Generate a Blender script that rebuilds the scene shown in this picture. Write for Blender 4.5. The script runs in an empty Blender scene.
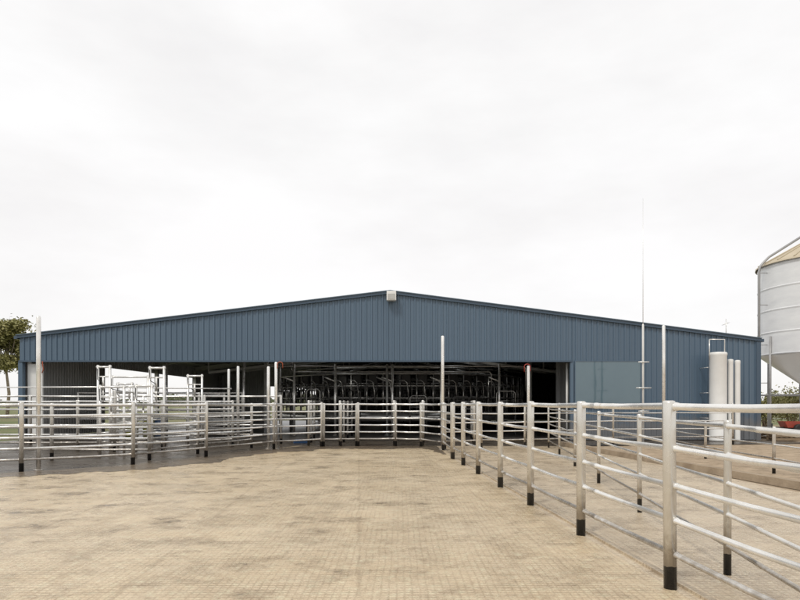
import bpy, math, random
from mathutils import Vector, Matrix
random.seed(7)
R=random.random
def U(a,b): return a+(b-a)*R()
scene=bpy.context.scene
col=scene.collection

# ---------------------------------------------------------------- materials
def mat(name):
    m=bpy.data.materials.new(name); m.use_nodes=True
    nt=m.node_tree; b=nt.nodes['Principled BSDF']
    return m,nt,b
def N(nt,t,**k):
    n=nt.nodes.new(t)
    for a,v in k.items():
        if a in n.inputs.keys(): n.inputs[a].default_value=v
        else: setattr(n,a,v)
    return n
def L(nt,a,b): nt.links.new(a,b)
def pos(nt):
    return N(nt,'ShaderNodeNewGeometry').outputs['Position']
def noise(nt,vec,scale,detail=4,rough=.6):
    n=N(nt,'ShaderNodeTexNoise'); n.inputs['Scale'].default_value=scale
    n.inputs['Detail'].default_value=detail; n.inputs['Roughness'].default_value=rough
    if vec is not None: L(nt,vec,n.inputs['Vector'])
    return n.outputs['Fac']
def ramp(nt,fac,stops):
    r=N(nt,'ShaderNodeValToRGB'); e=r.color_ramp.elements
    while len(e)<len(stops): e.new(.5)
    for i,(p,c) in enumerate(stops):
        e[i].position=p; e[i].color=(c,c,c,1) if isinstance(c,(int,float)) else (*c,1)
    L(nt,fac,r.inputs['Fac']); return r.outputs['Color']
def mix(nt,fac,a,b,mode='MIX'):
    m=N(nt,'ShaderNodeMix'); m.data_type='RGBA'; m.blend_type=mode
    for s,v in ((m.inputs[0],fac),(m.inputs[6],a),(m.inputs[7],b)):
        if hasattr(v,'links'): L(nt,v,s)
        elif isinstance(v,(int,float)): s.default_value=v
        else: s.default_value=(*v,1) if len(v)==3 else v
    return m.outputs[2]
def math_(nt,op,a,b=None,clamp=False):
    m=N(nt,'ShaderNodeMath'); m.operation=op; m.use_clamp=clamp
    for i,v in enumerate((a,b)):
        if v is None: continue
        if hasattr(v,'links'): L(nt,v,m.inputs[i])
        else: m.inputs[i].default_value=v
    return m.outputs[0]
def scaled(nt,vec,s):
    m=N(nt,'ShaderNodeMapping'); m.inputs['Scale'].default_value=s; L(nt,vec,m.inputs['Vector']); return m.outputs[0]
def bump(nt,b,h,strength,dist):
    n=N(nt,'ShaderNodeBump'); n.inputs['Strength'].default_value=strength; n.inputs['Distance'].default_value=dist
    L(nt,h,n.inputs['Height']); L(nt,n.outputs[0],b.inputs['Normal'])

def simple(name,c1,c2,scale=3,rough=.6,metal=0,bumpd=0,stretch=None):
    m,nt,b=mat(name); p=pos(nt)
    if stretch: p=scaled(nt,p,stretch)
    f=ramp(nt,noise(nt,p,scale,6),[(.3,0),(.7,1)])
    L(nt,mix(nt,f,c1,c2),b.inputs['Base Color'])
    b.inputs['Roughness'].default_value=rough; b.inputs['Metallic'].default_value=metal
    if bumpd: bump(nt,b,noise(nt,p,scale*8,5),.6,bumpd)
    return m

def galv(name,c1,c2,stain,metal=.6,band=False,stn=.35):
    m,nt,b=mat(name); p=pos(nt)
    f=ramp(nt,noise(nt,p,3.5,4,.5),[(.35,0),(.7,1)])
    c=mix(nt,f,c1,c2)
    st=ramp(nt,noise(nt,scaled(nt,p,(5,5,1.2)),1.8,4,.6),[(.55,0),(.75,1)])
    c=mix(nt,math_(nt,'MULTIPLY',st,stn),c,stain)
    sx=N(nt,'ShaderNodeSeparateXYZ'); L(nt,p,sx.inputs[0])
    h=math_(nt,'ADD',sx.outputs[2],math_(nt,'MULTIPLY',noise(nt,p,14,4),-.5))
    mud=ramp(nt,h,[(.0,1),(.25,0)])
    c=mix(nt,math_(nt,'MULTIPLY',mud,.6),c,(.22,.17,.115))
    if band:
        hb=math_(nt,'ADD',sx.outputs[2],math_(nt,'MULTIPLY',noise(nt,p,25,3),-.035))
        bl=math_(nt,'LESS_THAN',hb,.165)
        c=mix(nt,bl,c,(.012,.012,.013))
        L(nt,math_(nt,'MULTIPLY',math_(nt,'SUBTRACT',1.0,bl),metal),b.inputs['Metallic'])
    else: b.inputs['Metallic'].default_value=metal
    L(nt,c,b.inputs['Base Color'])
    L(nt,ramp(nt,noise(nt,p,5,3),[(.3,.22),(.7,.34)]),b.inputs['Roughness'])
    return m
M_post=galv('galvanised_post_steel',(.70,.685,.645),(.58,.56,.52),(.32,.25,.17),band=True)
M_rail=galv('galvanised_rail_steel',(.86,.85,.825),(.74,.73,.70),(.44,.36,.27))
M_rail2=galv('weathered_rail_steel',(.80,.79,.76),(.66,.645,.615),(.40,.32,.24),stn=.35)
M_dull=simple('dull_zinc_steel',(.40,.40,.40),(.30,.30,.30),3,.5,.3)
M_frame=simple('shed_frame_steel',(.42,.42,.41),(.30,.30,.29),4,.5,.2)
M_inner=simple('parlour_stainless_steel',(.66,.65,.62),(.26,.25,.24),2.2,.22,.7)
M_inner2=simple('parlour_painted_steel',(.16,.155,.15),(.07,.068,.065),2,.4,.3)
M_whitepvc=simple('white_plastic',(.80,.80,.78),(.72,.72,.70),2,.4)
M_black=simple('black_rubber',(.02,.02,.02),(.035,.033,.03),6,.6)
M_red=simple('red_paint',(.42,.04,.025),(.32,.03,.02),5,.4)
M_orange=simple('orange_hose_rubber',(.42,.09,.03),(.32,.06,.025),5,.5)
M_dred=simple('faded_red_paint',(.42,.07,.04),(.30,.06,.04),5,.5)
M_blue=simple('blue_plastic',(.03,.09,.20),(.03,.07,.16),5,.4)
M_yellow=simple('yellow_green_plastic',(.45,.42,.04),(.35,.36,.04),5,.5)
M_timber=simple('weathered_timber',(.30,.22,.14),(.19,.14,.09),4,.8)

def cladding(name,c1,c2,rough=.40,var=.07):
    m,nt,b=mat(name); p=pos(nt)
    f=ramp(nt,noise(nt,scaled(nt,p,(1,1,.25)),.8,6,.6),[(.3,0),(.72,1)])
    c=mix(nt,f,c1,c2)
    sx=N(nt,'ShaderNodeSeparateXYZ'); L(nt,p,sx.inputs[0])
    cell=math_(nt,'FLOOR',math_(nt,'MULTIPLY',math_(nt,'ADD',sx.outputs[0],sx.outputs[1]),1/.84))
    wn=N(nt,'ShaderNodeTexWhiteNoise'); wn.noise_dimensions='1D'; L(nt,cell,wn.inputs['W'])
    c=mix(nt,math_(nt,'MULTIPLY',wn.outputs['Value'],var),c,tuple(x*1.35 for x in c1))
    h=math_(nt,'ADD',sx.outputs[2],math_(nt,'MULTIPLY',noise(nt,p,3,5),-1.2))
    c=mix(nt,math_(nt,'MULTIPLY',ramp(nt,h,[(.0,1),(.45,0)]),.45),c,(.22,.18,.14))
    L(nt,c,b.inputs['Base Color']); b.inputs['Roughness'].default_value=rough
    bump(nt,b,noise(nt,scaled(nt,p,(1,1,.3)),2.5,3),.15,.012)
    return m
M_clad=cladding('blue_steel_cladding',(.094,.142,.197),(.082,.127,.180))
M_door=cladding('pale_blue_steel_flashing',(.125,.175,.220),(.112,.160,.205),.25)
M_trim=cladding('dark_blue_flashing',(.058,.092,.135),(.050,.082,.122),.35)
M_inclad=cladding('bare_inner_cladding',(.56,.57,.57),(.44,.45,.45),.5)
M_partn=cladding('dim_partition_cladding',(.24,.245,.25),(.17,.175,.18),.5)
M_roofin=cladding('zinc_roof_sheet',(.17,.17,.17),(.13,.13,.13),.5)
def glass():
    m,nt,b=mat('tinted_window_glass'); p=pos(nt)
    L(nt,mix(nt,noise(nt,p,.7,3),(.085,.140,.175),(.12,.18,.21)),b.inputs['Base Color'])
    b.inputs['Roughness'].default_value=.06; b.inputs['IOR'].default_value=1.75
    bump(nt,b,noise(nt,p,.9,2),.3,.02); return m
M_glass=glass()

def concrete(name,base,dark,light,wet,groove=1.0,dirtx=.45,gloss=(.46,.2),wetlo=.605,leftwet=0,panels=True):
    m,nt,b=mat(name); p=pos(nt)
    c=mix(nt,ramp(nt,noise(nt,p,.4,9,.75),[(.36,0),(.64,1)]),base,light)
    sx0=N(nt,'ShaderNodeSeparateXYZ'); L(nt,p,sx0.inputs[0])
    if panels:
        # concrete poured in strips: each slightly different in tone, worn joint between
        pu=math_(nt,'MULTIPLY',math_(nt,'ADD',sx0.outputs[0],math_(nt,'MULTIPLY',sx0.outputs[1],.0685)),1/1.9)
        cell=math_(nt,'FLOOR',pu); wnz=N(nt,'ShaderNodeTexWhiteNoise'); wnz.noise_dimensions='1D'; L(nt,cell,wnz.inputs['W'])
        c=mix(nt,math_(nt,'MULTIPLY',wnz.outputs['Value'],.30),c,tuple(x*.75 for x in base))
        fr=math_(nt,'ABSOLUTE',math_(nt,'SUBTRACT',math_(nt,'FRACT',pu),.5))
        jl=ramp(nt,fr,[(.482,0),(.497,1)])
        c=mix(nt,math_(nt,'MULTIPLY',math_(nt,'MULTIPLY',jl,ramp(nt,noise(nt,p,1.3,6,.8),[(.4,.1),(.6,.8)])),.6),c,dark)
    c=mix(nt,math_(nt,'MULTIPLY',ramp(nt,noise(nt,scaled(nt,p,(1,1.2,1)),2.0,10,.8),[(.50,0),(.62,1)]),dirtx),c,dark)
    c=mix(nt,math_(nt,'MULTIPLY',ramp(nt,noise(nt,p,48,5,.8),[(.42,0),(.68,1)]),.5),c,dark)
    c=mix(nt,math_(nt,'MULTIPLY',ramp(nt,noise(nt,p,9,9,.85),[(.5,0),(.64,1)]),.5),c,tuple(min(.8,x*1.3) for x in light))
    c=mix(nt,math_(nt,'MULTIPLY',ramp(nt,noise(nt,p,16,9,.85),[(.53,0),(.64,1)]),.5),c,dark)
    st=ramp(nt,noise(nt,scaled(nt,p,(2.2,.22,1)),1,9,.8),[(.5,0),(.68,1)])
    c=mix(nt,math_(nt,'MULTIPLY',st,.3),c,dark)
    wn=noise(nt,scaled(nt,p,(1,1.4,1)),1.25,10,.74)
    if leftwet: wn=math_(nt,'ADD',wn,math_(nt,'MULTIPLY',math_(nt,'MAXIMUM',math_(nt,'MULTIPLY',math_(nt,'ADD',sx0.outputs[0],.5),-1.0),0.0),leftwet))
    damp=ramp(nt,wn,[(wetlo-.08,0),(wetlo,1)])
    c=mix(nt,math_(nt,'MULTIPLY',damp,.36),c,tuple(x*.95 for x in dark))
    sp=ramp(nt,wn,[(wetlo+.02,0),(wetlo+.05,1)])
    c=mix(nt,math_(nt,'MULTIPLY',sp,.65),c,wet)
    sx=N(nt,'ShaderNodeSeparateXYZ')
    wob=N(nt,'ShaderNodeTexNoise'); wob.inputs['Scale'].default_value=1.5; L(nt,p,wob.inputs['Vector'])
    vm=N(nt,'ShaderNodeVectorMath'); vm.operation='SCALE'; L(nt,wob.outputs['Color'],vm.inputs[0]); vm.inputs['Scale'].default_value=.05
    va=N(nt,'ShaderNodeVectorMath'); va.operation='ADD'; L(nt,p,va.inputs[0]); L(nt,vm.outputs[0],va.inputs[1]); L(nt,va.outputs[0],sx.inputs[0])
    k=math.pi/.062
    def line(o):
        return ramp(nt,math_(nt,'ABSOLUTE',math_(nt,'SINE',math_(nt,'MULTIPLY',o,k))),[(.12,1),(.6,0)])
    dm=math_(nt,'MAXIMUM',math_(nt,'MULTIPLY',line(sx.outputs[0]),.75),line(sx.outputs[1]))
    wear=ramp(nt,noise(nt,p,2.3,9,.85),[(.40,.08),(.6,1)])
    gr=math_(nt,'MULTIPLY',math_(nt,'MULTIPLY',dm,wear),groove)
    c=mix(nt,math_(nt,'MULTIPLY',gr,.52,True),c,dark)
    L(nt,c,b.inputs['Base Color'])
    rg=ramp(nt,noise(nt,scaled(nt,p,(1,1.5,1)),.7,9,.75),[(.36,gloss[0]),(.6,gloss[1])])
    rg=mix(nt,math_(nt,'MULTIPLY',damp,.7),rg,(.18,.18,.18)); rg=mix(nt,sp,rg,(.06,.06,.06))
    L(nt,rg,b.inputs['Roughness'])
    h=math_(nt,'SUBTRACT',noise(nt,p,30,6,.7),math_(nt,'MULTIPLY',gr,.9))
    h=math_(nt,'MULTIPLY',h,math_(nt,'SUBTRACT',1.0,math_(nt,'MULTIPLY',sp,.9)))
    bump(nt,b,h,.55,.009)
    return m
M_yard=concrete('grooved_yard_concrete',(.62,.485,.31),(.25,.175,.10),(.74,.61,.43),(.15,.11,.07),leftwet=.006)
M_yard2=concrete('side_yard_concrete',(.58,.465,.32),(.26,.19,.12),(.68,.57,.42),(.16,.12,.08),panels=False)
M_wet=concrete('wet_apron_concrete',(.075,.058,.042),(.028,.022,.017),(.11,.09,.068),(.018,.015,.012),.3,.6,(.5,.2),panels=False)
M_wetm=concrete('damp_margin_concrete',(.14,.105,.07),(.055,.041,.029),(.21,.165,.115),(.035,.028,.021),.4,.6,(.5,.18),panels=False)
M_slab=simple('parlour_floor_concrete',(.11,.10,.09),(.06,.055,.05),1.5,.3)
M_bounce=simple('pale_bounce_concrete',(.55,.53,.49),(.43,.41,.37),1.5,.7)  # pale tone chosen to reflect light up under the silo
M_kerb=simple('muddy_kerb_concrete',(.38,.30,.21),(.24,.18,.12),3,.85,bumpd=.02)
def terrain_mat():
    m,nt,b=mat('paddock_grass_and_dirt'); p=pos(nt)
    c=mix(nt,ramp(nt,noise(nt,p,.12,8,.7),[(.4,0),(.62,1)]),(.12,.15,.045),(.26,.22,.12))
    c=mix(nt,ramp(nt,noise(nt,p,9,6,.7),[(.4,0),(.7,.6)]),c,(.06,.08,.025))
    sx=N(nt,'ShaderNodeSeparateXYZ'); L(nt,p,sx.inputs[0])
    d=math_(nt,'ADD',sx.outputs[0],math_(nt,'MULTIPLY',noise(nt,p,.5,4),2))
    fx=ramp(nt,math_(nt,'MULTIPLY',d,.04),[(.15,0),(.3,1)])
    fy=ramp(nt,math_(nt,'MULTIPLY',sx.outputs[1],.01),[(.36,1),(.44,0)])
    gc=mix(nt,ramp(nt,noise(nt,p,3,9,.75),[(.35,0),(.65,1)]),(.50,.39,.27),(.27,.20,.13))
    c=mix(nt,math_(nt,'MULTIPLY',fx,fy),c,gc)
    L(nt,c,b.inputs['Base Color']); b.inputs['Roughness'].default_value=.9
    bump(nt,b,noise(nt,p,8,6,.7),.8,.06); return m
M_terr=terrain_mat()
def added_skylight_mat():
    m=bpy.data.materials.new('added_skylight_sheet'); m.use_nodes=True; nt=m.node_tree; nt.nodes.clear()
    o=nt.nodes.new('ShaderNodeOutputMaterial'); t=nt.nodes.new('ShaderNodeBsdfTransparent'); t.inputs[0].default_value=(.9,.93,.95,1)
    d=nt.nodes.new('ShaderNodeBsdfTranslucent'); d.inputs[0].default_value=(.85,.87,.88,1)
    x=nt.nodes.new('ShaderNodeMixShader'); x.inputs[0].default_value=.25
    nt.links.new(t.outputs[0],x.inputs[1]); nt.links.new(d.outputs[0],x.inputs[2]); nt.links.new(x.outputs[0],o.inputs[0]); return m
M_addsky=added_skylight_mat()  # clear sheet for the unseen skylights added to light the parlour

# ---------------------------------------------------------------- mesh builder
class MB:
    def __init__(s): s.v=[]; s.f=[]; s.smooth=[]
    def quad(s,*p):
        i=len(s.v); s.v+= [Vector(q) for q in p]; s.f.append(tuple(range(i,i+len(p)))); s.smooth.append(False)
    def box(s,a,b):
        x0,y0,z0=a; x1,y1,z1=b
        i=len(s.v)
        s.v+=[Vector(q) for q in ((x0,y0,z0),(x1,y0,z0),(x1,y1,z0),(x0,y1,z0),(x0,y0,z1),(x1,y0,z1),(x1,y1,z1),(x0,y1,z1))]
        for f in ((0,3,2,1),(4,5,6,7),(0,1,5,4),(1,2,6,5),(2,3,7,6),(3,0,4,7)):
            s.f.append(tuple(i+k for k in f)); s.smooth.append(False)
    def beam(s,p0,p1,w,h):
        p0=Vector(p0);p1=Vector(p1); d=(p1-p0).normalized()
        up=Vector((0,0,1)) if abs(d.z)<.95 else Vector((0,1,0))
        sd=d.cross(up).normalized(); up=sd.cross(d)
        i=len(s.v)
        for p in (p0,p1):
            for a,b in ((-1,-1),(1,-1),(1,1),(-1,1)): s.v.append(p+sd*a*w/2+up*b*h/2)
        for f in ((3,2,1,0),(4,5,6,7),(0,1,5,4),(1,2,6,5),(2,3,7,6),(3,0,4,7)):
            s.f.append(tuple(i+k for k in f)); s.smooth.append(False)
    def tube(s,pts,r,seg=12,cap=True,closed=False):
        pts=[Vector(p) for p in pts]; n=len(pts)
        rs=r if isinstance(r,(list,tuple)) else [r]*n
        base=len(s.v); prev=None
        for k,p in enumerate(pts):
            if closed: t=(pts[(k+1)%n]-pts[k-1]).normalized()
            elif k==0: t=(pts[1]-p).normalized()
            elif k==n-1: t=(p-pts[k-1]).normalized()
            else: t=((pts[k+1]-p).normalized()+(p-pts[k-1]).normalized()).normalized()
            if prev is None:
                a=Vector((0,0,1)) if abs(t.z)<.9 else Vector((1,0,0))
                u=t.cross(a).normalized()
            else:
                u=(prev-t*prev.dot(t)).normalized()
            prev=u; w=t.cross(u)
            for j in range(seg):
                an=2*math.pi*j/seg; s.v.append(p+(u*math.cos(an)+w*math.sin(an))*rs[k])
        m=n if closed else n-1
        for k in range(m):
            for j in range(seg):
                a=base+k*seg+j; b=base+k*seg+(j+1)%seg; k2=(k+1)%n
                c=base+k2*seg+(j+1)%seg; d=base+k2*seg+j
                s.f.append((a,b,c,d)); s.smooth.append(True)
        if cap and not closed:
            s.f.append(tuple(base+j for j in reversed(range(seg)))); s.smooth.append(False)
            s.f.append(tuple(base+(n-1)*seg+j for j in range(seg))); s.smooth.append(False)
    def lathe(s,prof,c,seg=32):
        c=Vector(c); base=len(s.v)
        for r,z in prof:
            for j in range(seg):
                a=2*math.pi*j/seg; s.v.append(c+Vector((r*math.cos(a),r*math.sin(a),z)))
        for k in range(len(prof)-1):
            for j in range(seg):
                a=base+k*seg+j;b=base+k*seg+(j+1)%seg
                s.f.append((a,b,b+seg,a+seg)); s.smooth.append(True)
    def obj(s,name,m,parent=None,origin=None):
        o=Vector(origin) if origin is not None else (WP(parent) if parent else Vector((0,0,0)))
        me=bpy.data.meshes.new(name); me.from_pydata([v-o for v in s.v],[],s.f)
        me.materials.append(m)
        me.polygons.foreach_set('use_smooth',s.smooth); me.update()
        ob=bpy.data.objects.new(name,me); col.objects.link(ob)
        if parent:
            ob.parent=parent; ob.location=o-WP(parent)
        else: ob.location=o
        return ob
def WP(o):
    l=o.location.copy()
    while o.parent: o=o.parent; l+=o.location
    return l
def empty(name,loc,label,cat,group=None):
    e=bpy.data.objects.new(name,None); e.empty_display_size=.3; e.location=loc; col.objects.link(e)
    e['label']=label; e['category']=cat
    if group: e['group']=group
    return e
def tag(o,label,cat,group=None):
    o['label']=label; o['category']=cat
    if group: o['group']=group

# ---------------------------------------------------------------- world + light
w=bpy.data.worlds.new('World'); scene.world=w; w.use_nodes=True
nt=w.node_tree; bg=nt.nodes['Background']
sky=N(nt,'ShaderNodeTexSky'); sky.sky_type='NISHITA'; sky.sun_disc=False
EL=math.radians(52); AZ=math.radians(215)
sky.sun_elevation=EL; sky.sun_rotation=AZ
tc=N(nt,'ShaderNodeTexCoord')
mp=N(nt,'ShaderNodeMapping'); mp.inputs['Scale'].default_value=(1,1,2.8); mp.inputs['Rotation'].default_value=(0,.12,0); L(nt,tc.outputs['Generated'],mp.inputs['Vector'])
cl=ramp(nt,noise(nt,mp.outputs[0],1.7,7,.55),[(.34,(6.05,5.95,5.92)),(.5,(6.6,6.52,6.46)),(.64,(7.05,7.0,6.95))])
sx=N(nt,'ShaderNodeSeparateXYZ'); L(nt,tc.outputs['Generated'],sx.inputs[0])
grad=ramp(nt,sx.outputs[2],[(.0,(1.03,1.03,1.03)),(.22,(.975,.965,.965)),(.42,(1.0,1.0,1.0)),(.6,(1.03,1.03,1.03))])
cl=mix(nt,1.0,cl,grad,'MULTIPLY')
c=mix(nt,.95,sky.outputs[0],cl)
L(nt,c,bg.inputs['Color']); bg.inputs['Strength'].default_value=.15
sl=bpy.data.lights.new('sun','SUN'); sl.energy=1.5; sl.angle=math.radians(10); sl.color=(1,.95,.87)
so=bpy.data.objects.new('sun',sl); col.objects.link(so)
d=Vector((math.sin(AZ)*math.cos(EL),math.cos(AZ)*math.cos(EL),math.sin(EL)))
so.rotation_euler=d.to_track_quat('Z','Y').to_euler(); so.location=(0,-10,20)

# ---------------------------------------------------------------- camera
cam=bpy.data.cameras.new('camera'); co=bpy.data.objects.new('camera',cam); col.objects.link(co)
co.location=(0,0,1.5); co.rotation_euler=(math.radians(90),0,0)
cam.sensor_width=36; cam.lens=27; cam.shift_y=103/800; cam.clip_end=3000; cam.clip_start=.05
scene.camera=co
scene.view_settings.view_transform='Standard'
try: scene.view_settings.look='None'
except: pass
def W(px,py,z): return ((px-400)*z/600, z, 1.5-(py-403)*z/600)

# ---------------------------------------------------------------- ground
def sheet(name,pts,z,m):
    b=MB(); b.quad(*[(x,y,z) for x,y in pts]); o=b.obj(name,m); o['kind']='structure'; return o
sheet('ground',[(-1500,-300),(1500,-300),(1500,2500),(-1500,2500)],-.03,M_terr)
sheet('concrete_yard',[(-13,-6),(2.95,-6),(2.2,4.86),(1.42,16.1),(1.3,21.0),(-3.6,21.0),(-4.3,19.4),(-5.6,16.6),(-6.9,14.2),(-8.6,12.7),(-13,12.0)],0,M_yard)
sheet('side_yard',[(2.95,-6),(7.9,-6),(6.5,13.5),(5.6,21.0),(1.3,21.0),(1.42,16.1),(2.2,4.86)],-.004,M_yard2)
sheet('wet_apron',[(-22,11.6),(-13,12.0),(-8.6,12.7),(-6.9,14.2),(-5.6,16.6),(-4.3,19.4),(-3.6,21.0),(5.6,21.0),(15.5,22.5),(15.5,24.2),(-15.6,24.2),(-15.8,23.0),(-24,23.0),(-24,17.0)],-.008,M_wet)
sheet('parlour_floor',[(-15.4,24.2),(14.5,24.2),(14.5,51),(-15.4,51)],.002,M_slab)
sheet('silo_bounce_pad',[(16.8,26),(27,26),(27,35),(16.8,35)],-.012,M_bounce)  # added slab that bounces light up into the hopper
outer=[(-14,11.9),(-13,12.0),(-10.6,12.35),(-8.6,12.7),(-6.9,14.2),(-5.6,16.6),(-4.3,19.4),(-3.4,20.9),(-1.5,21.0),(1.28,20.9),(1.36,17.5)]
inner=[(-14,10.5),(-13,10.7),(-10.4,11.1),(-8.1,11.6),(-6.0,13.2),(-4.7,16.0),(-3.4,18.4),(-2.5,19.4),(-1.2,19.7),(.6,19.6),(1.3,17.5)]
def dense(p,n):
    out=[]
    for i in range(len(p)-1):
        for k in range(n): out.append(Vector(p[i]).lerp(Vector(p[i+1]),k/n))
    out.append(Vector(p[-1])); return out
A=dense([(*q,0) for q in outer],30); C=dense([(*q,0) for q in inner],30)
b=MB(); off=0
for i in range(len(A)):
    off=off*.93+random.gauss(0,.055); off2=off+random.gauss(0,.02)
    dd=(A[i]-C[i]); C[i]=C[i]+dd.normalized()*max(-.9,min(dd.length*.9,off2*1.2))
    b.v+= [A[i]+Vector((0,0,.004)),C[i]+Vector((0,0,.004))]
    if i: k=2*i; b.f.append((k-2,k-1,k+1,k)); b.smooth.append(False)
o=b.obj('wet_ground',M_wetm); o['kind']='structure'
b=MB()
kp=[(7.95,-6),(7.3,8),(6.55,13.6),(5.7,21.1),(5.65,21.5)]
for i in range(len(kp)-1):
    (xa,ya),(xb,yb)=kp[i],kp[i+1]
    i0=len(b.v)
    for (x,y) in ((xa,ya),(xb,yb)):
        for dx,z in ((-.0,-.02),(.03,.12),(.2,.12),(.38,-.02)): b.v.append(Vector((x+dx,y,z)))
    for k in range(3): b.f.append((i0+k,i0+k+4,i0+k+5,i0+k+1)); b.smooth.append(False)
k=b.obj('kerb',M_kerb); k['kind']='structure'
b=MB()
for i,(p,q) in enumerate([((2.33,3.0),(2.07,6.8)),((2.07,6.8),(1.66,12.7)),((1.66,12.7),(1.47,16.0))]):
    b.beam((p[0]+.13,p[1],.005),(q[0]+.13,q[1],.005),.07,.025)
k=b.obj('concrete_nib',M_yard2); k['kind']='structure'

# ---------------------------------------------------------------- fences
def post_mesh(h,r):
    b=MB(); b.tube([(0,0,-.02),(0,0,h-.02),(0,0,h-.005),(0,0,h)],[r,r,r*.9,r*.6],16)
    me=bpy.data.meshes.new('post'); me.from_pydata(b.v,[],b.f); me.materials.append(M_post)
    me.polygons.foreach_set('use_smooth',b.smooth); me.update(); return me
def fence(label,path,post_h,heights,post_r,rail_r,posts=None,matl=None,group='galvanised pipe fences around the yard',name='pipe_fence',offset=(0,0)):
    matl=matl or M_rail
    e=empty(name,(path[0][0],path[0][1],0),label,'fence',group)
    me=post_mesh(post_h,post_r); base=e.location
    for i,(x,y) in enumerate(posts or path):
        o=bpy.data.objects.new('post',me); o.parent=e; col.objects.link(o)
        o.location=(x-base.x,y-base.y,U(-.012,.0)); o.rotation_euler=(U(-.008,.008),U(-.009,.009),R()*6)
    for i,h in enumerate(heights):
        # rail swells slightly at its weld beads beside each post
        b=MB(); pts=[]; rs=[]; rr=rail_r*(1.2 if i==0 else 1); o3=Vector((offset[0],offset[1],0))
        for k in range(len(path)):
            P=Vector((path[k][0],path[k][1],h+U(-.004,.004)))+o3
            if k>0:
                Q=Vector((path[k-1][0],path[k-1][1],h))+o3
                D=(P-Q); Ln=D.length; D/=Ln
                for tt,rad in ((post_r*.8,1.25),(post_r*1.1,1.25),(post_r*1.2,1),(Ln*.5,1),(Ln*.78,1),(Ln*.78+.004,1.13),(Ln*.78+.09,1.13),(Ln*.78+.094,1),(Ln-post_r*1.2,1),(Ln-post_r*1.1,1.25),(Ln-post_r*.8,1.25)):
                    if (Ln*.77<tt<Ln*.78+.1) and rad>1 and k%2==0: rad=1
                    sag=-.010*math.sin(math.pi*tt/Ln)
                    pts.append(Q.lerp(P,tt/Ln)+Vector((0,0,sag))); rs.append(rr*rad)
            pts.append(P); rs.append(rr)
        b.tube(pts,rs,12)
        b.obj('rail',matl,e)
    return e
def FX(z): return 2.19-(z-4.86)*.0685
zs=[1.0,2.95,4.86,6.82,8.82,10.7,12.7,14.5,16.1]
fence('galvanised pipe fence with five rails and black-footed posts',[(FX(z),z) for z in zs],1.53,[1.475,1.13,.83,.555,.28],.051,.0235,offset=(.025,0))
def GX(z): return 2.87+(z-5.26)*.143
zs=[2.26,5.26,8.26,11.26,14.26,17.26,20.2]
fence('lighter galvanised pipe fence lining the side lane',[(GX(z),z) for z in zs],1.36,[1.30,1.05,.80,.52,.25],.032,.018,matl=M_rail2)
H6=[1.46,1.22,.98,.74,.5,.26]
cp=[(-12.9,12.2),(-10.5,12.5),(-8.3,13.15),(-6.5,14.6),(-5.4,16.7),(-4.1,19.5),(-2.7,20.6)]
fence('curved galvanised pipe fence along the wet yard edge',cp,1.52,H6,.05,.027)
fence('short galvanised pipe fence at the parlour entry',[(-1.45,20.8),(-.15,20.9),(.72,20.6),(1.38,19.1),(1.42,16.3)],1.52,H6,.05,.026)
fence('short galvanised gate panel between two posts',[(-2.62,20.62),(-2.05,20.8),(-1.52,20.82)],1.5,H6,.04,.022)
fence('long straight pipe fence of the cow race',[(-17,15.9),(-14.4,15.9),(-11.8,15.9),(-9.2,15.85),(-6.6,15.8),(-6.0,17.8),(-5.0,20.2)],1.5,[1.44,1.15,.86,.57,.28],.048,.026,matl=M_rail)
fence('pipe fence along the shed front over wet concrete',[(-18,19),(-15.4,19),(-12.8,19),(-10.2,19),(-7.6,19.2),(-5.8,20.8)],1.6,[1.55,1.3,1.05,.8,.5,.25],.048,.026,matl=M_rail)
fence('pipe fence along the far edge of the lane',[(-20,22),(-16.8,22.1),(-13.6,22.1),(-10.4,22.1),(-7.2,22.1),(-4.4,22.2)],1.8,[1.75,1.4,1.05,.7,.35],.048,.026,matl=M_rail2)
fence('tall pipe fence of the holding pen inside the shed',[(-14.2,26.5),(-11.8,26.6),(-9.4,26.5),(-7.0,26.7)],2.0,[1.95,1.6,1.2,.8,.4],.05,.028,matl=M_rail2)
fence('tall diagonal pipe fence beside the drafting gates',[(-8.9,18.7),(-8.0,20.4),(-7.5,22.4),(-7.2,24.6)],1.9,[1.85,1.55,1.25,.95,.6],.045,.025,matl=M_rail)
fence('pipe fence joining the two yards at the shed',[(1.45,19.3),(2.7,19.9),(4.2,20.2),(5.5,20.7),(7.6,21.4),(10,21.8),(12.2,22)],1.5,[1.44,1.15,.86,.57,.28],.04,.021,matl=M_rail2)
for x0,x1 in ((-3.2,-3.6),(-2.1,-2.2),(-.2,-.2),(.8,1.0),(2.6,3.0)):
    fence('entry lane pipe fence running into the shed',[(x0,21.0),(x0*.5+x1*.5,23.0),(x1,25.2),(x1,27.4)],1.6,[1.54,1.25,.95,.65,.35],.045,.024,matl=M_rail2)
fence('outer pipe fence behind the muddy kerb',[(7.6,6),(7.75,9.5),(8.1,13),(8.4,16.5),(9,20)],1.0,[.95,.6,.3],.035,.018,matl=M_rail2)

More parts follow.
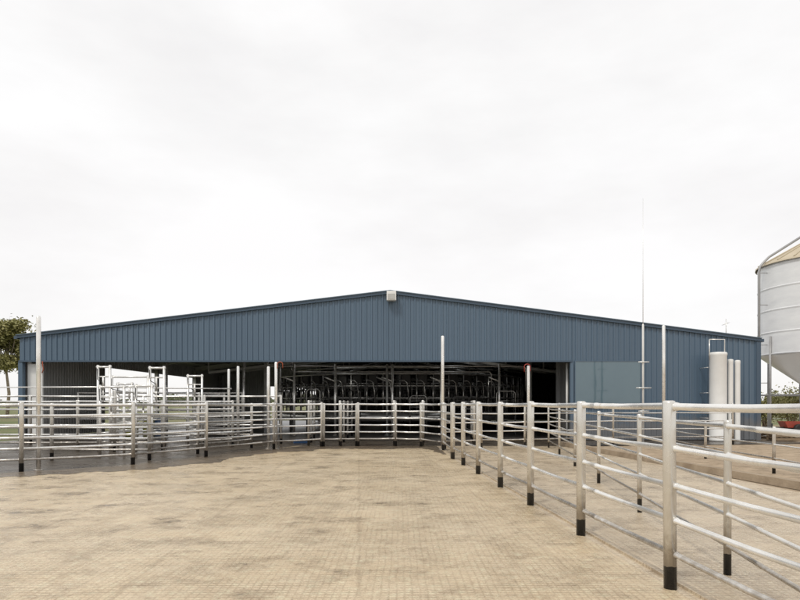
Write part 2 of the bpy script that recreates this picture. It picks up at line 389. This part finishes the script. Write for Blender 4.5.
# ---------------------------------------------------------------- poles
def pole(x,y,h,r,label,name='steel_pole'):
    b=MB(); b.tube([(x,y,-.02),(x,y,h-.03),(x,y,h)],[r,r,r*.7],14)
    b.tube([(x,y,0),(x,y,.02)],r*2.2,14)
    o=b.obj(name,M_rail,origin=(x,y,0)); tag(o,label,'pole','tall steel poles around the yard'); return o
pole(-8.06,13.38,3.44,.048,'tall galvanised pole standing beside the curved fence')
pole(1.37,19.3,3.66,.052,'tall galvanised pole at the fence corner')
pole(9.05,20.6,4.17,.055,'tall galvanised pole before the blue wall')
pole(-4.32,19.7,2.7,.05,'short galvanised pole in a pair by the entry')
def hose(p,x,y,z,m,s=.7):
    b=MB(); pts=[(x,y,z-.22*s)]
    for k in range(11):
        a=math.pi*(1-k/10); pts.append((x+(.12+.12*math.cos(a))*s,y,z+.10*s*math.sin(a)))
    pts.append((x+.25*s,y,z-.2*s))
    b.tube(pts,.011,8); b.obj('hose',m,p)
p=pole(-4.08,19.75,2.85,.05,'short galvanised pole carrying a looped orange hose')
hose(p,-4.02,19.68,2.78,M_orange)
p=pole(4.3,20.1,2.75,.05,'galvanised pole carrying a red hose at its top')
hose(p,4.15,20.02,2.72,M_red,.8)
pole(-5.72,21.2,2.8,.05,'galvanised pole by the drafting race')
pole(-6.05,21.2,2.7,.045,'galvanised pole by the drafting race')
for hx,hy,hz,L_ in ((-14.3,24.0,3.0,.3),):
    b=MB(); b.tube([(hx,hy,hz+.17),(hx,hy,hz),(hx+.04,hy,hz-L_*.5),(hx-.02,hy,hz-L_)],.018,8)
    o=b.obj('hanging_hose',M_orange,origin=(hx,hy,hz)); tag(o,'short orange hose hanging from the opening edge','hose')
e=empty('radio_mast',(8.95,22,0),'pale radio mast with thin whip aerial and short arms','mast')
mx=W(643,0,22)[0]; e.location.x=mx
b=MB(); b.tube([(mx,22,0),(mx,22,4.35),(mx,22,4.4)],[.036,.036,.02],10); b.obj('mast_tube',M_whitepvc,e)
b=MB(); b.tube([(mx,22,4.4),(mx,22,6.5),(mx,22,9.0)],[.012,.008,.005],8); b.obj('whip_aerial',M_rail2,e)
for hz,wd in ((2.05,.28),(3.0,.2),(1.2,.2)):
    b=MB(); b.tube([(mx-wd,21.94,hz),(mx+wd,21.94,hz)],.02,8); b.obj('cross_arm',M_rail,e)

def gate_frame(p0,p1,y,ytop,label,bars=5):
    x0=W(p0,0,y)[0]; x1=W(p1,0,y)[0]; h=1.5+(403-ytop)*y/600
    e=empty('drafting_gate_frame',(x0,y,0),label,'cattle gate','drafting gate frames by the race')
    b=MB(); r=.038
    b.tube([(x0,y,0),(x0,y,h+.06)],r,10); b.tube([(x1,y,0),(x1,y,h+.06)],r,10); b.tube([(x0-.05,y,h),(x1+.05,y,h)],r*.85,10); b.obj('portal',M_rail,e)
    for i in range(bars):
        b=MB(); z=.3+i*.28; b.tube([(x0,y+.02,z),(x1,y+.02,z)],.02,8); b.obj('bar',M_rail,e)
    b=MB(); b.tube([(x0,y,h-.3),(x1,y,h-.3)],.022,8); xm=(x0+x1)/2
    b.tube([(xm,y-.05,h-.3),(xm,y-.05,h-.7)],.03,8); b.tube([(xm,y-.05,h-.7),(xm,y-.05,h-1.1)],.014,8)
    b.obj('slide_ram',M_rail2,e)
    b=MB(); b.tube([(x0,y-.05,h-.05),(x0+.05,y-.12,h-.4),(xm,y-.1,h-.5)],.013,6); b.obj('air_hose',M_black,e); return e
gate_frame(98,110,18.6,367,'tall square galvanised drafting gate frame')
gate_frame(112,148,19.6,377,'wide square galvanised drafting gate frame')
gate_frame(150,164,18.8,368,'tall square galvanised drafting gate frame')
gate_frame(118,132,20.6,384,'low square galvanised drafting gate frame')
gate_frame(100,124,17.4,387,'low square galvanised drafting gate frame')
gate_frame(136,152,17.8,386,'low square galvanised drafting gate frame')
gate_frame(188,202,21.0,376,'square galvanised drafting gate frame beside the lane')
e=empty('overhead_race_rail',(-12.8,19.1,0),'thin overhead rail carried above the cow race','rail')
b=MB(); b.tube([(-12.8,19.1,0),(-12.8,19.1,1.95),(-12.75,19.1,2.0),(-9.6,18.8,2.0),(-7.55,19.4,1.98),(-5.9,21,2.0)],.02,8); b.obj('rail',M_rail,e)

# ---------------------------------------------------------------- shed
F=24.3; B=51.0
XL,XR,XA=-15.4,14.5,-.4; ZL,ZR,ZA=4.25,4.13,6.04; ZB=3.2
def roofz(x): return ZL+(x-XL)/(XA-XL)*(ZA-ZL) if x<XA else ZA+(x-XA)/(XR-XA)*(ZR-ZA)
shed=empty('dairy_shed',(XA,F,0),'wide blue steel milking shed with open front and low gable','building')
def clad(name,m,p0,p1,zb,zt,nrm,pitch=.22,depth=.036,parent=shed):
    p0=Vector((*p0,0)); p1=Vector((*p1,0)); d=(p1-p0); Ln=d.length; d/=Ln; n=Vector((*nrm,0))
    s=0; pr=[]
    while s<Ln-1e-6:
        for a,o in ((0,0),(.56,0),(.63,1),(.87,1),(.94,0)):
            t=s+a*pitch
            if t>Ln: break
            if pr and abs(pr[-1][0]-t)<1e-5: continue
            pr.append((t,o*depth))
        s+=pitch
    if pr[-1][0]<Ln: pr.append((Ln,0))
    b=MB()
    for i,(t,o) in enumerate(pr):
        q=p0+d*t; w_=q+n*o
        b.v.append(Vector((w_.x,w_.y,zb(q.x) if callable(zb) else zb))); b.v.append(Vector((w_.x,w_.y,zt(q.x) if callable(zt) else zt)))
        if i: k=2*i; b.f.append((k-2,k,k+1,k-1)); b.smooth.append(False)
    return b.obj(name,m,parent)
xo=W(572,0,F)[0]
clad('front_gable_cladding',M_clad,(XL,F),(xo,F),ZB,lambda x:roofz(x)-.04,(0,-1))
clad('front_wall_cladding',M_clad,(xo,F),(XR,F),0.02,lambda x:roofz(x)-.04,(0,-1))
clad('front_gable_lining',M_partn,(XL+.1,F+.16),(XR-.1,F+.16),ZB,lambda x:roofz(x)-.08,(0,1))
clad('front_wall_lining',M_partn,(xo,F+.12),(XR-.1,F+.12),0.02,ZB-.01,(0,1))
clad('side_wall',M_inclad,(XL,F+.1),(XL,30.6),.02,ZL-.08,(1,0))
clad('side_wall',M_inclad,(XL,30.6),(XL,44.5),3.35,ZL-.08,(1,0))
clad('side_wall',M_inclad,(XL,44.5),(XL,B),.02,ZL-.08,(1,0))
clad('side_wall',M_clad,(XL-.06,F+.1),(XL-.06,30.6),.02,ZL-.08,(-1,0))
clad('side_wall',M_clad,(XR,F),(XR,B),.02,ZR-.08,(1,0))
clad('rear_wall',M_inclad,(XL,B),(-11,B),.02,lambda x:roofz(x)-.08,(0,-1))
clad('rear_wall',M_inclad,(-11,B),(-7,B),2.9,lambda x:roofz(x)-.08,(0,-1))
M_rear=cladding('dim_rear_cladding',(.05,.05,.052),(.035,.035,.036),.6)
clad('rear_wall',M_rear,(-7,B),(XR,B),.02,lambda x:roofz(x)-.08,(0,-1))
clad('inner_partition',M_partn,(W(556,0,26.4)[0],26.4),(7.9,26.4),.02,3.6,(0,-1))
b=MB(); xx=W(567,0,24.8)[0]; b.tube([(xx,24.8,0),(xx,24.8,3.15)],.05,12); b.obj('downpipe',M_whitepvc,shed)
SK=[(-4.3,-3.6),(3.3,4.0)]  # roof gaps out of view, added to let daylight onto the platform
y0,y1=F-.07,B+.1; t=.05; S0,S1=27.5,36.5
def slab(b,xa,xb,ya,yb,caps=False):
    za,zb=roofz(xa)-.02,roofz(xb)-.02
    b.quad((xa,ya,za),(xb,ya,zb),(xb,yb,zb),(xa,yb,za))
    b.quad((xa,ya,za-t),(xa,yb,za-t),(xb,yb,zb-t),(xb,ya,zb-t))
    if caps: b.quad((xa,ya,za-t),(xb,ya,zb-t),(xb,ya,zb),(xa,ya,za))
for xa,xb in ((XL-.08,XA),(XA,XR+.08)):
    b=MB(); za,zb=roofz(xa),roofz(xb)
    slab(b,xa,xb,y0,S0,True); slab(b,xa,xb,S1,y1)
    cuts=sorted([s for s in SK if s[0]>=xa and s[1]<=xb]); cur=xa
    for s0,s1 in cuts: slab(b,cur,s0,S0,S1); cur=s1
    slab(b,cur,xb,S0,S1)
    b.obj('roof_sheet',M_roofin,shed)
    b=MB(); b.beam((xa,F-.085,za-.06),(xb,F-.085,zb-.06),.05,.13); b.obj('barge_flashing',M_trim,shed)
    b=MB(); b.beam((xa,F-.12,za+.0),(xb,F-.12,zb+.0),.07,.03); b.obj('barge_cap',M_door,shed)
for s0,s1 in SK:
    b=MB(); b.quad((s0,S0,roofz(s0)-.04),(s1,S0,roofz(s1)-.04),(s1,S1,roofz(s1)-.04),(s0,S1,roofz(s0)-.04)); b.obj('added_skylight',M_addsky,shed)  # added panes, hidden behind the gable, brighten the bails
b=MB(); b.beam((XL,F-.06,ZB-.01),(xo,F-.06,ZB-.01),.06,.06); b.obj('opening_flashing',M_trim,shed)
b=MB(); b.box((XL-.03,F-.06,0),(XL+.14,F+.14,ZB-.05)); b.obj('corner_flashing',M_clad,shed)
b=MB(); b.box((XR-.1,F-.07,0),(XR+.08,F+.05,ZR-.14)); b.obj('corner_flashing',M_trim,shed)
b=MB(); b.box((xo-.08,F-.06,0),(xo+.05,F+.1,ZB-.05)); b.obj('door_jamb',M_clad,shed)
# large tinted window beside the opening
dx0,dx1=W(575,0,F)[0],W(640,0,F)[0]; zw0,zw1=1.35,3.18
win=MB(); win.quad((dx0,F-.055,zw0),(dx1,F-.055,zw0),(dx1,F-.055,zw1),(dx0,F-.055,zw1)); wo=win.obj('window',M_glass,shed,origin=((dx0+dx1)/2,F-.055,zw0))
b=MB()
b.box((dx0-.03,F-.075,zw0-.03),(dx1+.03,F-.04,zw0)); b.box((dx0-.03,F-.075,zw1),(dx1+.03,F-.04,zw1+.03))
b.box((dx0-.03,F-.075,zw0),(dx0,F-.04,zw1)); b.box((dx1,F-.075,zw0),(dx1+.03,F-.04,zw1)); b.obj('frame',M_clad,wo)
b=MB(); b.beam((XL-.15,F-.05,ZL-.1),(XL-.15,B,ZL-.1),.12,.12); b.obj('gutter',M_trim,shed)
b=MB(); b.beam((XR+.16,F-.05,ZR-.1),(XR+.16,B,ZR-.1),.12,.12); b.obj('gutter',M_trim,shed)
lt=MB(); x,y=W(391.5,0,F)[0],F-.1
lt.box((x-.19,y-.28,5.60),(x+.19,y,5.98)); o=lt.obj('floodlight_box',M_whitepvc,shed,origin=(x,y,5.7))
bv=o.modifiers.new('bevel','BEVEL'); bv.width=.02; bv.segments=2
lt=MB(); lt.box((x-.14,y-.3,5.64),(x+.14,y-.283,5.86)); lt.obj('lens',simple('frosted_lens',(.5,.5,.48),(.4,.4,.38)),o)
for yy in (24.75,30.6,37.5,44.5,50.7):
    for xa,xb in ((XL+.15,XA),(XA,XR-.15)):
        b=MB(); za,zb=roofz(xa)-.28,roofz(xb)-.28
        for dz,ww,hh in ((0,.02,.3),(.15,.16,.02),(-.15,.16,.02)):
            b.beam((xa,yy,za+dz),(xb,yy,zb+dz),ww,hh)
        b.obj('rafter',M_frame,shed)
    for x in (XL+.2,XR-.2,-6.8,6.6):
        if yy<25 and x>XL+1: continue
        b=MB(); z=roofz(x)-.45
        b.box((x-.01,yy-.1,0),(x+.01,yy+.1,z)); b.box((x-.1,yy-.12,0),(x+.1,yy-.1,z)); b.box((x-.1,yy+.1,0),(x+.1,yy+.12,z))
        b.obj('column',M_frame,shed)
for x in [XL+1.2+i*1.5 for i in range(19)]:
    if abs(x-XA)<.3: continue
    b=MB(); b.beam((x,F+.2,roofz(x)-.14),(x,B-.1,roofz(x)-.14),.06,.1); b.obj('purlin',M_frame,shed)
for yy,dz in ((29.8,-1.95),(36.8,-1.5),(44.4,-1.1)):
    b=MB()
    for xa,xb in ((-9.5,XA),(XA,9.0)):
        b.beam((xa,yy,roofz(xa)+dz),(xb,yy,roofz(xb)+dz),.09,.12)
        n=5
        for k in range(n):
            a0=xa+(xb-xa)*k/n; b.beam((a0,yy,roofz(a0)+dz),(a0,yy,roofz(a0)-.42),.05,.05)
    b.obj('roof_truss',M_frame,shed)
for x,y in ((-10.5,27),(-7.6,28),(-6.9,26.5),(-5.8,29)):
    b=MB(); b.tube([(x,y,0),(x,y,3.4)],.05,10); b.obj('prop',M_rail,shed)
b=MB(); b.box((-15.2,24.5,0.02),(-14.6,24.6,3.1)); b.obj('jamb_panel',M_whitepvc,shed)

# ---------------------------------------------------------------- rotary platform
RC=Vector((0,37,0)); ro=7.4
rot=empty('rotary_milking_platform',RC,'round rotary milking platform with steel bails inside the shed','milking platform')
b=MB(); b.lathe([(5.2,.62),(5.2,.95),(ro,.95),(ro,.62),(5.2,.62)],RC,72); b.obj('deck',M_slab,rot)
b=MB(); b.lathe([(ro+.02,.6),(ro+.06,.6),(ro+.06,1.0),(ro+.02,1.0)],RC,72); b.obj('kick_rail',M_inner,rot)
for rr,z,t_,mm in ((ro,2.95,.05,M_inner),(ro-.05,2.35,.04,M_inner),(5.6,2.3,.03,M_inner2),(5.4,3.15,.06,M_inner),(5.6,1.7,.03,M_inner),(6.5,3.3,.05,M_inner),(ro+.02,1.75,.04,M_inner),(6.9,2.65,.045,M_inner2),(6.2,2.5,.045,M_inner)):
    b=MB(); b.tube([RC+Vector((rr*math.cos(a*math.pi/48),rr*math.sin(a*math.pi/48),z)) for a in range(96)],t_,8,closed=True)
    b.obj('ring_rail',mm,rot)
def bail():
    b=MB()
    b.tube([RC+Vector(q) for q in ((5.6,0,.95),(5.6,0,2.3),(5.68,0,2.5),(5.9,0,2.6),(6.9,0,2.5),(7.2,0,2.38),(7.36,0,2.1),(7.38,0,1.5),(7.2,0,1.35),(5.6,0,1.4))],.035,8)
    for q,r in ((((5.6,0,1.85),(7.3,.0,1.8)),.024),(((5.4,0,3.15),(ro,0,2.95)),.028),(((ro,0,2.95),(ro,0,.95)),.035)):
        b.tube([RC+Vector(z) for z in q],r,6)
    b.tube([RC+Vector(q) for q in ((7.4,.0,2.6),(7.46,.2,2.62),(7.46,.35,2.5),(7.44,.4,2.1),(7.44,.42,1.5))],.026,8)
    return b.obj('bail_divider',M_inner,rot,origin=RC)
def unit():
    b=MB(); b.lathe([(0,1.74),(.1,1.76),(.11,1.92),(.07,1.98),(0,2.0)],RC+Vector((7.2,.25,0)),10)
    for dx in (-.05,.05):
        for dy in (-.05,.05):
            b.tube([RC+Vector((7.2+dx*.6,.25+dy*.6,1.95)),RC+Vector((7.2+dx*1.3,.25+dy*1.3,2.15))],.024,6)
    b.tube([RC+Vector(q) for q in ((7.2,.25,1.8),(7.15,.25,1.5),(6.9,.2,1.3),(6.5,.12,1.5),(6.4,.1,2.6),(6.5,.05,3.1))],.03,6)
    b.tube([RC+Vector(q) for q in ((7.3,.5,2.9),(7.35,.52,2.3),(7.2,.45,1.9))],.03,6)
    b.box(tuple(RC+Vector((7.1,.08,2.5))),tuple(RC+Vector((7.36,.5,2.92))))
    return b.obj('milking_cluster',M_black,rot,origin=RC)
B0=bail(); U0=unit()
for i in range(1,56):
    a=2*math.pi*i/56
    for o in (B0,U0):
        c_=o.copy(); c_.parent=rot; c_.rotation_euler=(0,0,a); c_.location=(0,0,0); col.objects.link(c_)
b=MB(); b.tube([(0,37,0),(0,37,4.6)],.25,16); b.obj('centre_mast',M_inner2,rot)
for i in range(8):
    a=i*math.pi/4+.2; b=MB(); b.tube([RC+Vector((0,0,4.3)),RC+Vector((5.4*math.cos(a),5.4*math.sin(a),3.1))],.05,8); b.obj('stay_pipe',M_inner,rot)
for i,(y,z,r_) in enumerate(((28.6,3.25,.045),(28.9,3.0,.03))):
    b=MB(); x0=-6.3+i*1.1; x1=6.0-i*1.6
    b.tube([(x0,y,z+.6),(x0,y,z+.1),(x0+.1,y,z),(x1-.1,y,z),(x1,y,z-.1),(x1,y,z-1.2)],r_,8)
    for k in range(5):
        xx=x0+1+k*(x1-x0-2)/4+U(-.3,.3); b.tube([(xx,y,z),(xx,y,roofz(xx)-.2)],.012,6)
    o=b.obj('milk_line',M_inner,origin=(x0,y,z)); tag(o,'steel milk line hanging from the shed roof','pipe','milk lines in the shed')
for x in (-4.9,-3.0,-.6,-.35,1.9,4.6):
    b=MB(); b.tube([(x,27.8,0),(x,27.8,3.3)],.055,10); b.tube([(x,27.8,0),(x,27.8,.03)],.12,10)
    b.tube([(x-.5,27.8,2.7),(x,27.8,2.5)],.03,8)
    o=b.obj('support_post',M_rail if R()<.5 else M_frame,origin=(x,27.8,0)); tag(o,'steel support post at the platform entry','post','support posts at the platform entry')
for i,x in enumerate((-5.6,-4.2,-2.2,.9,3.0,5.0)):
    y=28.9+U(-.6,.6); wd=U(.5,.9); h=U(1.8,2.2)
    b=MB(); b.tube([(x-wd/2,y,0),(x-wd/2,y,h-.1),(x-wd/2+.1,y,h),(x+wd/2-.1,y,h),(x+wd/2,y,h-.1),(x+wd/2,y,0)],.03,8)
    for k in range(5): b.tube([(x-wd/2,y,.4+k*.3),(x+wd/2,y,.4+k*.3)],.018,6)
    o=b.obj('entry_gate',M_inner if i%2 else M_inner2,origin=(x,y,0)); tag(o,'narrow steel gate at the platform entry','gate','narrow gates at the platform entry')

def trough(x,y,L_,label,m,h=.3):
    b=MB(); wd=.2
    prof=[(-wd,0),(-wd-.04,h),(-wd-.0,h),(-wd+.05,.08),(wd-.05,.08),(wd,h),(wd+.04,h),(wd,0)]
    for xx in (x-L_/2,x+L_/2):
        for a,z in prof: b.v.append(Vector((xx,y+a,z)))
    for k in range(8): b.f.append((k,(k+1)%8,8+(k+1)%8,8+k)); b.smooth.append(False)
    b.box((x-L_/2-.03,y-wd,0),(x-L_/2,y+wd,h)); b.box((x+L_/2,y-wd,0),(x+L_/2+.03,y+wd,h))
    o=b.obj('water_trough',m,origin=(x,y,0)); tag(o,label,'trough')
trough(-3.7,22.6,.5,'small blue plastic trough by the entry lane',M_blue,.12)
def drum(x,y,m,label,s=1):
    b=MB(); b.lathe([(r*s,z*s) for r,z in ((0,0),(.28,0),(.29,.03),(.29,.28),(.3,.3),(.29,.32),(.29,.58),(.3,.6),(.29,.62),(.29,.86),(.27,.9),(0,.9))],(x,y,0),20)
    o=b.obj('plastic_drum',m,origin=(x,y,0)); tag(o,label,'drum','plastic and steel drums around the shed')
for x,y,m,l in ((-12.3,27.5,M_yellow,'yellow plastic drum on the shed floor'),(-11.6,27.8,M_yellow,'yellow plastic drum on the shed floor'),(-10.9,27.4,M_blue,'blue plastic drum on the shed floor'),
    (19.4,28,M_dred,'faded red steel drum near the silo')): drum(x,y,m,l)

# ---------------------------------------------------------------- white tanks on the wall
def vpipe(name,px0,px1,ytop,z,label):
    x0=W(px0,0,z)[0];x1=W(px1,0,z)[0];r=(x1-x0)/2;x=(x0+x1)/2;h=1.5+(403-ytop)*z/600
    b=MB(); b.lathe([(0,0),(r*1.04,0),(r*1.04,.08),(r,.1),(r,h-.16),(r*1.05,h-.13),(r*1.05,h-.05),(r*.96,h-.02),(r*.5,h-.005),(0,h)],(x,z,0),24)
    o=b.obj(name,M_whitepvc,origin=(x,z,0)); tag(o,label,'tank' if 'tank' in name else 'pipe')
    return o
t=vpipe('water_tank',710,726,352,23.6,'tall narrow white tank standing against the blue wall')
vpipe('vent_pipe',728,733,359,23.7,'tall white plastic pipe beside the narrow tank')
vpipe('vent_pipe',735,740,360,23.7,'tall white plastic pipe beside the narrow tank')
b=MB(); x=W(717,0,23.6)[0]; b.tube([(x-.3,23.6,4.0),(x-.3,23.6,3.2)],.02,6); b.tube([(x-.3,23.6,4.0),(x+.3,23.6,4.0),(x+.3,23.6,3.3)],.02,6)
for zz in (.9,1.9,2.9): b.tube([(x-.345,23.62,zz),(x-.345,24.25,zz)],.015,6)
b.obj('top_bracket',M_rail,t)
e=empty('roof_aerial',(13.1,25,4.3),'small television aerial on the shed roof','aerial')
x=W(726,0,25)[0]; b=MB(); b.tube([(x,25,4.2),(x,25,5.0)],.014,6); b.obj('mast_tube',M_rail2,e)
b=MB(); b.tube([(x-.12,25,4.75),(x+.1,25,4.85)],.010,6)
for k in range(4): b.tube([(x-.1+k*.06,24.85,4.76+k*.025),(x-.1+k*.06,25.15,4.76+k*.025)],.007,5)
b.obj('yagi_elements',M_rail2,e)

# ---------------------------------------------------------------- silo
M_silo=simple('silo_galvanised_sheet',(.80,.81,.81),(.70,.71,.72),1.2,.38,.05,stretch=(1,1,3))
M_hop=simple('silo_hopper_sheet',(.86,.87,.88),(.80,.81,.82),1.2,.3,.3)
M_silor=simple('silo_roof_sheet',(.58,.50,.37),(.50,.43,.31),1.5,.5)
def silo(cx,cy,r,zb,zt,label):
    e=empty('grain_silo',(cx,cy,0),label,'silo')
    prof=[]; z=zb; n=0
    while z<zt-1e-3:
        prof+=[(r,z),(r+.012,z+.05)]; z+=.10; n+=1
        if n%11==0: prof+=[(r+.03,z-.01),(r+.03,z+.02)]
    prof.append((r,z))
    b=MB(); b.lathe(prof,(cx,cy,0),64)
    b.obj('barrel',M_silo,e)
    top=z
    b=MB()
    pr=[(r+.12,top-.03),(r+.1,top+.06),(.5,top+1.5),(.5,top+1.7),(.35,top+1.8),(0,top+1.85)]
    b.lathe(pr,(cx,cy,0),64)
    for i in range(24):
        a=i*math.pi/12; ca,sa=math.cos(a),math.sin(a)
        b.tube([(cx+(r+.1)*ca,cy+(r+.1)*sa,top+.08),(cx+.5*ca,cy+.5*sa,top+1.52)],.03,6)
    b.obj('roof_cone',M_silor,e)
    b=MB(); b.lathe([(r+.04,zb+.06),(r+.06,zb),(r*.95,zb-.1),(.3,zb-2.1),(.3,zb-2.35),(.0,zb-2.35)],(cx,cy,0),48); b.obj('hopper',M_hop,e)
    for i in range(10):
        a=i*math.pi/5+.1; b=MB(); ca,sa=math.cos(a),math.sin(a)
        b.tube([(cx+(r+.06)*ca,cy+(r+.06)*sa,0),(cx+(r+.06)*ca,cy+(r+.06)*sa,zb+.9)],.055,10); b.obj('leg',M_dull,e)
    b=MB(); b.tube([(cx+(r+.06)*math.cos(k*math.pi/24),cy+(r+.06)*math.sin(k*math.pi/24),1.9) for k in range(48)],.03,8,closed=True); b.obj('leg_ring',M_dull,e)
    b=MB(); x=cx-r-.42
    b.tube([(x,cy,0),(x,cy,top-.35),(x+.05,cy,top-.1),(x+.2,cy,top+.1),(x+.5,cy-.0,top+.4),(cx-.6,cy,top+1.85)],.06,12)
    for zz in (2.5,4.4,6.4,8.0): b.tube([(x,cy,zz),(x+.5,cy,zz)],.02,6)
    b.obj('fill_pipe',M_dull,e)
silo(21.35,30,2.98,3.9,8.4,'large galvanised grain silo on legs with tan cone roof')

def implement(x,y,s,label):
    e=empty('farm_trailer',(x,y,0),label,'trailer')
    b=MB()
    prof=[(-.5,.4),(-.7,.8),(.7,.8),(.5,.4)]
    for yy in (y-.4*s,y+.4*s):
        for a,z in prof: b.v.append(Vector((x+a*s,yy,z*s)))
    b.f+=[(3,2,1,0),(4,5,6,7),(0,1,5,4),(2,3,7,6),(3,0,4,7)]; b.smooth+=[False]*5
    b.obj('hopper_body',M_dred,e)
    b=MB(); b.beam((x-1.3*s,y,.38*s),(x+.7*s,y,.38*s),.08,.08); b.tube([(x-1.3*s,y,.0),(x-1.3*s,y,.5)],.04,8); b.obj('drawbar',M_black,e)
    for q in (-.52,.52):
        b=MB(); yq=y+q*s; b.tube([(x+.1,yq-.1,.32*s),(x+.1,yq-.08,.32*s),(x+.1,yq+.08,.32*s),(x+.1,yq+.1,.32*s)],[.26*s,.32*s,.32*s,.26*s],20); b.obj('wheel',M_black,e)
implement(19.2,29.4,.75,'small faded red farm trailer under the silo')
for j,(x,y,n) in enumerate(((15.6,24.6,3),)):
    for k in range(n):
        b=MB(); z=k*.14
        for q in range(3): b.box((x-.55,y-.55+q*.5,z),(x+.55,y-.45+q*.5,z+.09))
        for q in range(6): b.box((x-.55+q*.2,y-.56,z+.092),(x-.45+q*.2,y+.56,z+.112))
        o=b.obj('timber_pallet',M_timber,origin=(x,y,z)); tag(o,'weathered timber pallet in a stack on dirt','pallet','timber pallets stacked near the silo')
fence('distant wire and pipe fence beyond the silo yard',[(15.2,37),(19,37.5),(23,38),(28,38.5)],1.3,[1.25,.9,.5],.05,.02,matl=M_rail2)
# ---------------------------------------------------------------- trees
M_bark=simple('pale_gum_bark',(.42,.36,.28),(.22,.17,.12),5,.8)
def leafmat(name,c1,c2):
    m,nt,b=mat(name); p=pos(nt)
    L(nt,mix(nt,ramp(nt,noise(nt,p,1.1,3),[(.35,0),(.65,1)]),c1,c2),b.inputs['Base Color']); b.inputs['Roughness'].default_value=.6; return m
M_leaf=leafmat('gum_leaves',(.18,.18,.06),(.36,.33,.13))
M_far=leafmat('far_foliage',(.10,.12,.065),(.17,.18,.105))
def gum(x,y,h,spread,label,n=9000,lo=.55):
    e=empty('gum_tree',(x,y,0),label,'tree','gum trees beyond the shed')
    b=MB(); tips=[]
    b.tube([(x,y,0),(x+.2,y,h*.25),(x-.1,y,h*.5),(x+.1,y,h*.8)],[h*.018,h*.015,h*.010,h*.005],10)
    for i in range(20):
        a=R()*6.28; z0=h*U(.4,.6); q=Vector((x+math.cos(a)*spread*U(.1,.9),y+math.sin(a)*spread*U(.1,.9),h*U(lo,.96)))
        mid=Vector((x,y,z0)).lerp(q,.5)+Vector((U(-.3,.3),U(-.3,.3),-.2))
        b.tube([(x,y,z0),mid,q],[h*.006,h*.004,h*.002],7); tips+= [q,q,mid.lerp(q,.6)]
        for k in range(2): tips.append(q+Vector((U(-1,1),U(-1,1),U(-.6,.5)))*spread*.22)
    b.obj('trunk',M_bark,e)
    b=MB()
    for i in range(n):
        c_=random.choice(tips); s_=spread*.14
        p=c_+Vector((random.gauss(0,s_),random.gauss(0,s_),random.gauss(0,s_*.7)))
        u=Vector((U(-1,1),U(-1,1),U(-1,.3))).normalized()*U(.12,.3); v=u.cross(Vector((U(-1,1),U(-1,1),U(-1,1)))).normalized()*U(.05,.10)
        b.quad(p-v,p+u*.5-v*1.2,p+u,p+v)
    b.obj('crown',M_leaf,e)
gum(-39.3,60,9.9,3.1,'tall olive gum tree with pale trunk in the paddock',26000)
gum(-52.0,70,8,4,'tall olive gum tree in the paddock',9000)
def shrub(x,y,h):
    e=empty('shrub',(x,y,0),'low green shrub growing beyond the silo yard','shrub','green shrubs beyond the silo yard')
    b=MB(); tips=[]
    for i in range(7):
        q=Vector((x+U(-.8,.8),y+U(-.6,.6),h*U(.5,.95))); b.tube([(x+U(-.1,.1),y,0),q],[.04,.012],6); tips.append(q)
    b.obj('stem',M_bark,e); b=MB()
    for i in range(2600):
        p=random.choice(tips)+Vector((random.gauss(0,.3),random.gauss(0,.3),random.gauss(0,h*.17)))
        p.z=max(.05,p.z); u=Vector((U(-1,1),U(-1,1),U(-1,1))).normalized()*U(.06,.14); v=u.cross(Vector((U(-1,1),U(-1,1),U(-1,1)))).normalized()*.045
        b.quad(p-v,p+u*.5-v*1.2,p+u,p+v)
    b.obj('foliage',M_leaf,e)
for x,y,h in ((22.0,36.2,1.7),(24.2,37,2.0),(20.6,35.8,1.3),(26.5,38,2.2)): shrub(x,y,h)
b=MB()
for i in range(26000):
    x=U(-700,700)
    hh=(5+3*math.sin(x*.05)+2.5*math.sin(x*.13+1)+1.5*math.sin(x*.31))
    p=Vector((x,620+U(-15,15),U(0,1)*max(hh,2)))
    u=Vector((U(-1,1),0,U(-1,1))).normalized()*U(.8,2.0); v=Vector((-u.z,U(-.5,.5),u.x))*.6
    b.quad(p-u,p-v,p+u,p+v)
o=b.obj('distant_trees',M_far); o['kind']='stuff'
